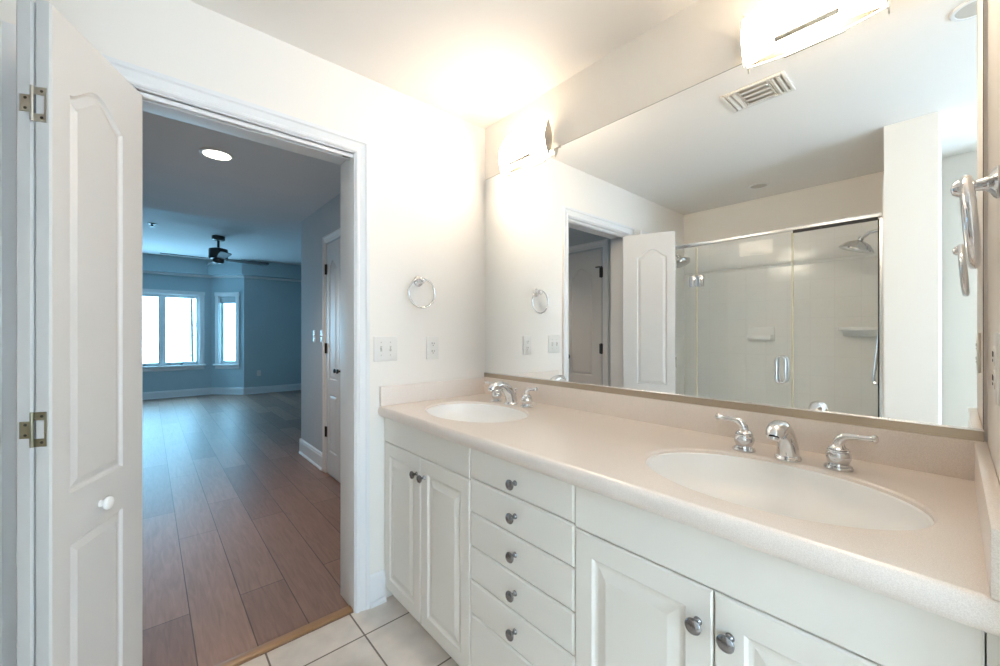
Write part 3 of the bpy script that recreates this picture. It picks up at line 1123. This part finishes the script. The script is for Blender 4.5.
# bay walls
SZ0, SZ1 = .62, 2.0
BX0, BX1 = -.90, .78
b = MB()
b.box(-1.11 - .05, BX0, 10, 10.1, 0, BZ); b.box(BX1, .97 + .05, 10, 10.1, 0, BZ)
b.box(BX0, BX1, 10, 10.1, 0, SZ0); b.box(BX0, BX1, 10, 10.1, SZ1, BZ)
struct(b.obj('wall_bay', M['bed_wall']), 'blue-grey bay wall holding the wide bedroom window', 'wall')
b = MB(); b.box(1.46, 4.1, 9.5, 9.6, 0, BZ)
struct(b.obj('wall_far_right', M['bed_wall']), 'plain blue-grey bedroom wall to the right of the bay', 'wall')
b = MB(); b.box(-3.1, -1.60, 9.5, 9.6, 0, BZ)
struct(b.obj('wall_far_left', M['bed_wall']), 'plain blue-grey bedroom wall to the left of the bay', 'wall')
AL = math.hypot(.49, .5)
AW0, AW1 = .165, .53


def angled_wall():
    b = MB()
    b.box(0, AW0, 0, .1, 0, BZ); b.box(AW1, AL, 0, .1, 0, BZ)
    b.box(AW0, AW1, 0, .1, 0, SZ0); b.box(AW0, AW1, 0, .1, SZ1, BZ)
    return b


ang_r = math.atan2(9.5 - 10.0, 1.46 - .97)
o = angled_wall().obj('wall_bay_right', M['bed_wall'], loc=(.97, 10.0, 0), rotz=ang_r)
struct(o, 'angled bay wall holding the narrow window', 'wall')
o = angled_wall().obj('wall_bay_left', M['bed_wall'], loc=(-1.60, 9.5, 0), rotz=math.atan2(.5, .49))
struct(o, 'angled bay wall on the hidden side of the bay', 'wall')
area_light('narrow_window_portal', (.97 + .345 * math.cos(ang_r) + .02, 10.0 + .345 * math.sin(ang_r) + .02, 1.31), (-PI / 2, 0, ang_r), .36, 1.36, 1, (1, 1, 1), True)

# soffit (frieze) along the far walls
path = [(-3.0, 9.5), (-1.60, 9.5), (-1.11, 10.0), (.97, 10.0), (1.46, 9.5), (4.0, 9.5)]


def offset_path(P, d):
    out = []
    for i, p in enumerate(P):
        p = Vector(p)
        ns = []
        if i > 0:
            e = (p - Vector(P[i - 1])).normalized(); ns.append(Vector((e.y, -e.x)))
        if i < len(P) - 1:
            e = (Vector(P[i + 1]) - p).normalized(); ns.append(Vector((e.y, -e.x)))
        n_ = sum(ns, Vector((0, 0))).normalized()
        q = p + n_ * d / n_.dot(ns[0])
        out.append((q.x, q.y))
    return out


def run_prism(P, d, z0, z1):
    b = MB()
    Q = offset_path(P, d)
    for i in range(len(P) - 1):
        b.prism([P[i], Q[i], Q[i + 1], P[i + 1]], T(0, 0, z0), z1 - z0)
    return b


struct(run_prism(path, .16, 2.41, BZ).obj('trim_soffit', M['bed_wall'], smooth=False), 'boxed frieze running round the top of the bedroom bay walls', 'soffit')
struct(run_prism(path, .045, 2.365, 2.41).obj('trim_crown', M['trim'], smooth=False), 'white crown strip under the bedroom frieze', 'crown moulding')
b = MB()
for i in range(len(path) - 1):
    baseboard(b, *path[i], *path[i + 1], -1)
struct(b.obj('baseboard_far', M['trim'], smooth=False), 'white baseboard along the far bedroom walls', 'baseboard')
b = MB(); baseboard(b, HXR, YR, HXR, 3.775, -1, .15); baseboard(b, 4.0, YR, HXR - .015, YR, -1, .15)
struct(b.obj('baseboard_hall', M['trim'], smooth=False), 'white baseboard at the end of the hall wall', 'baseboard')
b = MB(); baseboard(b, HXL, D + DT + .02, HXL, 2.09, -1); baseboard(b, HXL, 2.72, HXL, YH, -1)
struct(b.obj('baseboard_hall_left', M['trim'], smooth=False), 'white baseboard along the left hall wall', 'baseboard')


def window(name, label, loc, rotz, w, sashes, blind=False, cranks=False):
    """opening from x=0..w in plane y=0 (room at -y), z SZ0..SZ1"""
    t = thing(name, label, 'window', loc, rotz, kind='structure')
    b = MB()
    cw = .075
    b.box(-cw, 0, -.018, 0, SZ0 - .02, SZ1 + cw, .004); b.box(w, w + cw, -.018, 0, SZ0 - .02, SZ1 + cw, .004)
    b.box(-cw - .01, w + cw + .01, -.022, 0, SZ1, SZ1 + cw, .004)
    b.obj('casing', M['trim'], t)
    b = MB(); b.box(-cw - .02, w + cw + .02, -.05, .06, SZ0 - .035, SZ0, .006); b.box(-cw, w + cw, -.014, 0, SZ0 - .10, SZ0 - .035, .003); b.obj('sill', M['trim'], t)
    b = MB(); b.box(0, .012, 0, .09, SZ0, SZ1); b.box(w - .012, w, 0, .09, SZ0, SZ1); b.box(0, w, 0, .09, SZ1 - .012, SZ1); b.obj('reveal', M['trim'], t)
    for (a0, a1), (b0, b1) in zip(sashes[:-1], sashes[1:]):
        b = MB(); b.box(a1 - .012, b0 + .012, .030, .085, SZ0, SZ1 - .012, .003); b.obj('mullion', M['trim'], t)
    for x0, x1 in sashes:
        b = MB()
        f = .045
        b.box(x0, x0 + f, .045, .08, SZ0, SZ1 - .012, .003); b.box(x1 - f, x1, .045, .08, SZ0, SZ1 - .012, .003)
        b.box(x0 + f, x1 - f, .045, .08, SZ0, SZ0 + .06, .003); b.box(x0 + f, x1 - f, .045, .08, SZ1 - .065, SZ1 - .012, .003)
        sa = b.obj('sash', M['trim'], t)
        b = MB(); b.box(x0 + f - .004, x1 - f + .004, .060, .066, SZ0 + .056, SZ1 - .061); b.obj('pane', M['pane'], sa, smooth=False)
        if cranks:
            b = MB(); b.box((x0 + x1) / 2 - .02, (x0 + x1) / 2 + .02, .02, .045, SZ0, SZ0 + .02, .004); b.tube([((x0 + x1) / 2, .03, SZ0 + .015), ((x0 + x1) / 2 + .03, .01, SZ0 + .05), ((x0 + x1) / 2 + .055, .01, SZ0 + .06)], .005, 8)
            b.obj('crank', M['pewter'], sa)
    if blind:
        b = MB(); b.box(.014, w - .014, .012, .016, SZ1 - .15, SZ1 - .012); b.tube([(.014, .022, SZ1 - .03), (w - .014, .022, SZ1 - .03)], .018, 12); b.obj('blind', M['blind'], t)
    return t


window('window_1', 'wide white casement window in the bedroom bay, bright with daylight', (BX0, 10.0, 0), 0, BX1 - BX0,
       [(.012, .553), (.575, 1.105), (1.130, BX1 - BX0 - .012)] if False else [(.012, .545), (.560, 1.095), (1.115, BX1 - BX0 - .012)], cranks=True)
window('window_2', 'narrow window with a short blind in the angled bay wall', (.97 + AW0 * math.cos(ang_r), 10.0 + AW0 * math.sin(ang_r), 0), ang_r, AW1 - AW0, [(.012, AW1 - AW0 - .012)], blind=True)
al = math.atan2(.5, .49)
window('window_3', 'narrow window in the hidden angled wall of the bay', (-1.60 + AW0 * math.cos(al), 9.5 + AW0 * math.sin(al), 0), al, AW1 - AW0, [(.012, AW1 - AW0 - .012)], blind=True)
# unseen bathroom window, put behind the viewpoint as an opening for daylight
t = thing('window_4', 'unseen bathroom window behind the viewpoint', 'window', (0, 0, 0), kind='structure')
b = MB()
b.box(WX0 - .07, WX0, -2.30, -2.28, WZ0 - .07, WZ1 + .07, .004); b.box(WX1, WX1 + .07, -2.30, -2.28, WZ0 - .07, WZ1 + .07, .004)
b.box(WX0, WX1, -2.30, -2.28, WZ1, WZ1 + .07, .004); b.box(WX0, WX1, -2.30, -2.26, WZ0 - .07, WZ0, .004); b.obj('casing', M['trim'], t)
b = MB(); b.box(WX0, WX0 + .05, -2.37, -2.33, WZ0, WZ1); b.box(WX1 - .05, WX1, -2.37, -2.33, WZ0, WZ1); b.box(WX0 + .05, WX1 - .05, -2.37, -2.33, WZ0, WZ0 + .05); b.box(WX0 + .05, WX1 - .05, -2.37, -2.33, WZ1 - .05, WZ1); b.box(0.13, 0.17, -2.37, -2.33, WZ0 + .05, WZ1 - .05)
sa = b.obj('sash', M['trim'], t)
b = MB(); b.box(WX0 + .05, 0.13, -2.352, -2.348, WZ0 + .05, WZ1 - .05); b.box(0.17, WX1 - .05, -2.352, -2.348, WZ0 + .05, WZ1 - .05); b.obj('pane', M['pane'], sa, smooth=False)

b = MB(); b.box(WX0 - .03, WX1 + .03, -2.306, -2.302, WZ0 - .03, WZ1 + .03)  # unseen blind added to keep the blue sky out of the bathroom
bl = b.obj('blind', M['blind'], t); bl['label'] = 'unseen roller blind added to block the sky'
# hall doors
pw = .32
t = thing('door_2', 'pair of narrow grey-white closet doors in the right hall wall', 'door', (HXR, 3.69, 0), -PI / 2, kind='structure')
for i in range(2):
    pn = [arch(.07, pw - .07, .83, 1.80, 1.86), rect(.07, pw - .07, .20, .70)]
    lf = panel_slab(pw, 2.02, .03, pn).obj('leaf', M['door'], t, smooth=False, loc=(i * (pw + .003), -.008, .012))
    b = MB(); kx = pw - .03 if i == 0 else .03
    b.lathe([(0, 0), (.012, 0), (.007, .008), (.008, .018), (.018, .026), (.018, .036), (0, .042)], T(kx, 0, .92) @ RX(PI / 2), 20); b.obj('knob', M['bronze'], lf)
    for z in (1.80, 1.10, .36):
        hxx = 0 if i == 0 else pw
        b = MB(); b.tube([(hxx - (.004 if i == 0 else -.004), -.006, z - .045), (hxx - (.004 if i == 0 else -.004), -.006, z + .045)], .009, 10); b.box(hxx - .018, hxx + .018, -.003, 0, z - .045, z + .045); b.obj('hinge', M['bronze'], lf)
b = casing(-.012, 2 * pw + .015, 2.045, 0, -1); b.obj('casing', M['trim'], t, smooth=False)
pw = .48
t = thing('door_3', 'dim arched panel door in the left hall wall, seen through the doorway in the mirror', 'door', (HXL, 2.17, 0), PI / 2, kind='structure')
pn = [arch(.10, pw - .12, .83, 1.78, 1.86), rect(.10, pw - .12, .20, .70)]
lf = panel_slab(pw, 2.02, .03, pn).obj('leaf', M['door'], t, smooth=False, loc=(0, -.008, .012))
b = MB(); b.lathe([(0, 0), (.026, 0), (.024, .006), (.010, .012), (.010, .030), (.024, .040), (.026, .052), (.018, .062), (0, .065)], T(pw - .085, 0, 1.0) @ RX(PI / 2), 24); kb = b.obj('knob', M['bronze'], lf)
for z in (1.80, 1.09, .3):
    b = MB(); b.tube([(-.004, -.006, z - .05), (-.004, -.006, z + .05)], .009, 10); b.box(-.02, .02, -.003, 0, z - .045, z + .045)
    if z == 1.80:
        b.tube([(-.004, -.012, z + .05), (.03, -.05, z + .045)], .006, 8); b.tube([(-.004, -.012, z + .05), (-.04, -.05, z + .045)], .006, 8)
    b.obj('hinge', M['bronze'], lf)
b = casing(-.012, pw + .012, 2.045, 0, -1); b.obj('casing', M['trim'], t, smooth=False)

plate('light_switch', 'small white light switch on the hall wall, farther from the closet doors', 'light switch', (HXR, 4.05, 1.215), -PI / 2, .07, .115, toggles=1)
plate('light_switch', 'small white light switch on the hall wall close to the closet door casing', 'light switch', (HXR, 3.83, 1.215), -PI / 2, .07, .115, toggles=1)
plate('wall_outlet', 'wall outlet low on the plain bedroom wall right of the bay', 'outlet', (1.72, 9.5, .42), 0, .07, .115, outlet=True)
t = thing('sprinkler_head', 'small dark sprinkler head on the bedroom ceiling', 'sprinkler', (.04, 7.1, BZ))
b = MB(); b.lathe([(0, 0), (.05, 0), (.048, -.008), (.02, -.012), (0, -.013)], None, 24); b.obj('escutcheon', M['bronze'], t)
b = MB(); b.lathe([(0, -.010), (.012, -.010), (.008, -.03), (.03, -.036), (.03, -.040), (0, -.041)], None, 20); b.obj('deflector', M['bronze'], t)

# ceiling fan
t = thing('ceiling_fan', 'dark ceiling fan with slim blades hanging in the bedroom', 'ceiling fan', (.80, 7.36, BZ))
b = MB(); b.lathe([(0, -.001), (.085, -.001), (.085, -.055), (.07, -.065), (0, -.066)], None, 28); b.obj('canopy', M['bronze'], t)
b = MB(); b.tube([(0, 0, -.06), (0, 0, -.20)], .016, 14); b.obj('downrod', M['bronze'], t)
b = MB(); b.lathe([(0, -.175), (.06, -.178), (.118, -.195), (.122, -.21), (.122, -.325), (.112, -.340), (.075, -.352), (.070, -.395), (.05, -.41), (0, -.412)], None, 36); b.obj('motor', M['bronze'], t)
for k in range(4):
    a = math.radians(2 + 90 * k)
    b = MB()
    tb = bmesh.new()
    prof = [(.10, .035), (.20, .045), (.40, .062), (.60, .068), (.655, .062), (.675, .040)]
    top, bot = [], []
    for r_, hw in prof:
        for lst, dz in ((top, .004), (bot, -.004)):
            lst.append([tb.verts.new((r_, -hw, dz + hw * .18)), tb.verts.new((r_, hw, dz - hw * .18))])
    for i in range(len(prof) - 1):
        tb.faces.new((top[i][0], top[i + 1][0], top[i + 1][1], top[i][1]))
        tb.faces.new((bot[i][0], bot[i][1], bot[i + 1][1], bot[i + 1][0]))
        for s in (0, 1):
            tb.faces.new((top[i][s], top[i + 1][s], bot[i + 1][s], bot[i][s]))
    for i in (0, len(prof) - 1):
        tb.faces.new((top[i][0], top[i][1], bot[i][1], bot[i][0]))
    bmesh.ops.recalc_face_normals(tb, faces=tb.faces)
    b.merge(tb, T(0, 0, -.345) @ RZ(a))
    b.obj('blade', M['blade'], t, smooth=False)

# outside : a slim bare tree
t = thing('bare_tree', 'slim bare tree outside the wide bedroom window', 'tree', (.92, 14.0, -3.0))
b = MB(); b.tube([(0, 0, 0), (.02, 0, 3), (-.01, .02, 5), (.03, 0, 7.5)], [.06, .035, .03, .015], 10); b.obj('trunk', M['bark'], t)
for k in range(10):
    z = 3.2 + k * .4
    a = k * 2.4
    L = .9 - .05 * k
    b = MB(); b.tube([(0, 0, z), (L * .5 * math.cos(a), L * .5 * math.sin(a), z + .3), (L * math.cos(a), L * math.sin(a), z + .8)], [.010, .007, .003], 6); b.obj('branch', M['bark'], t)
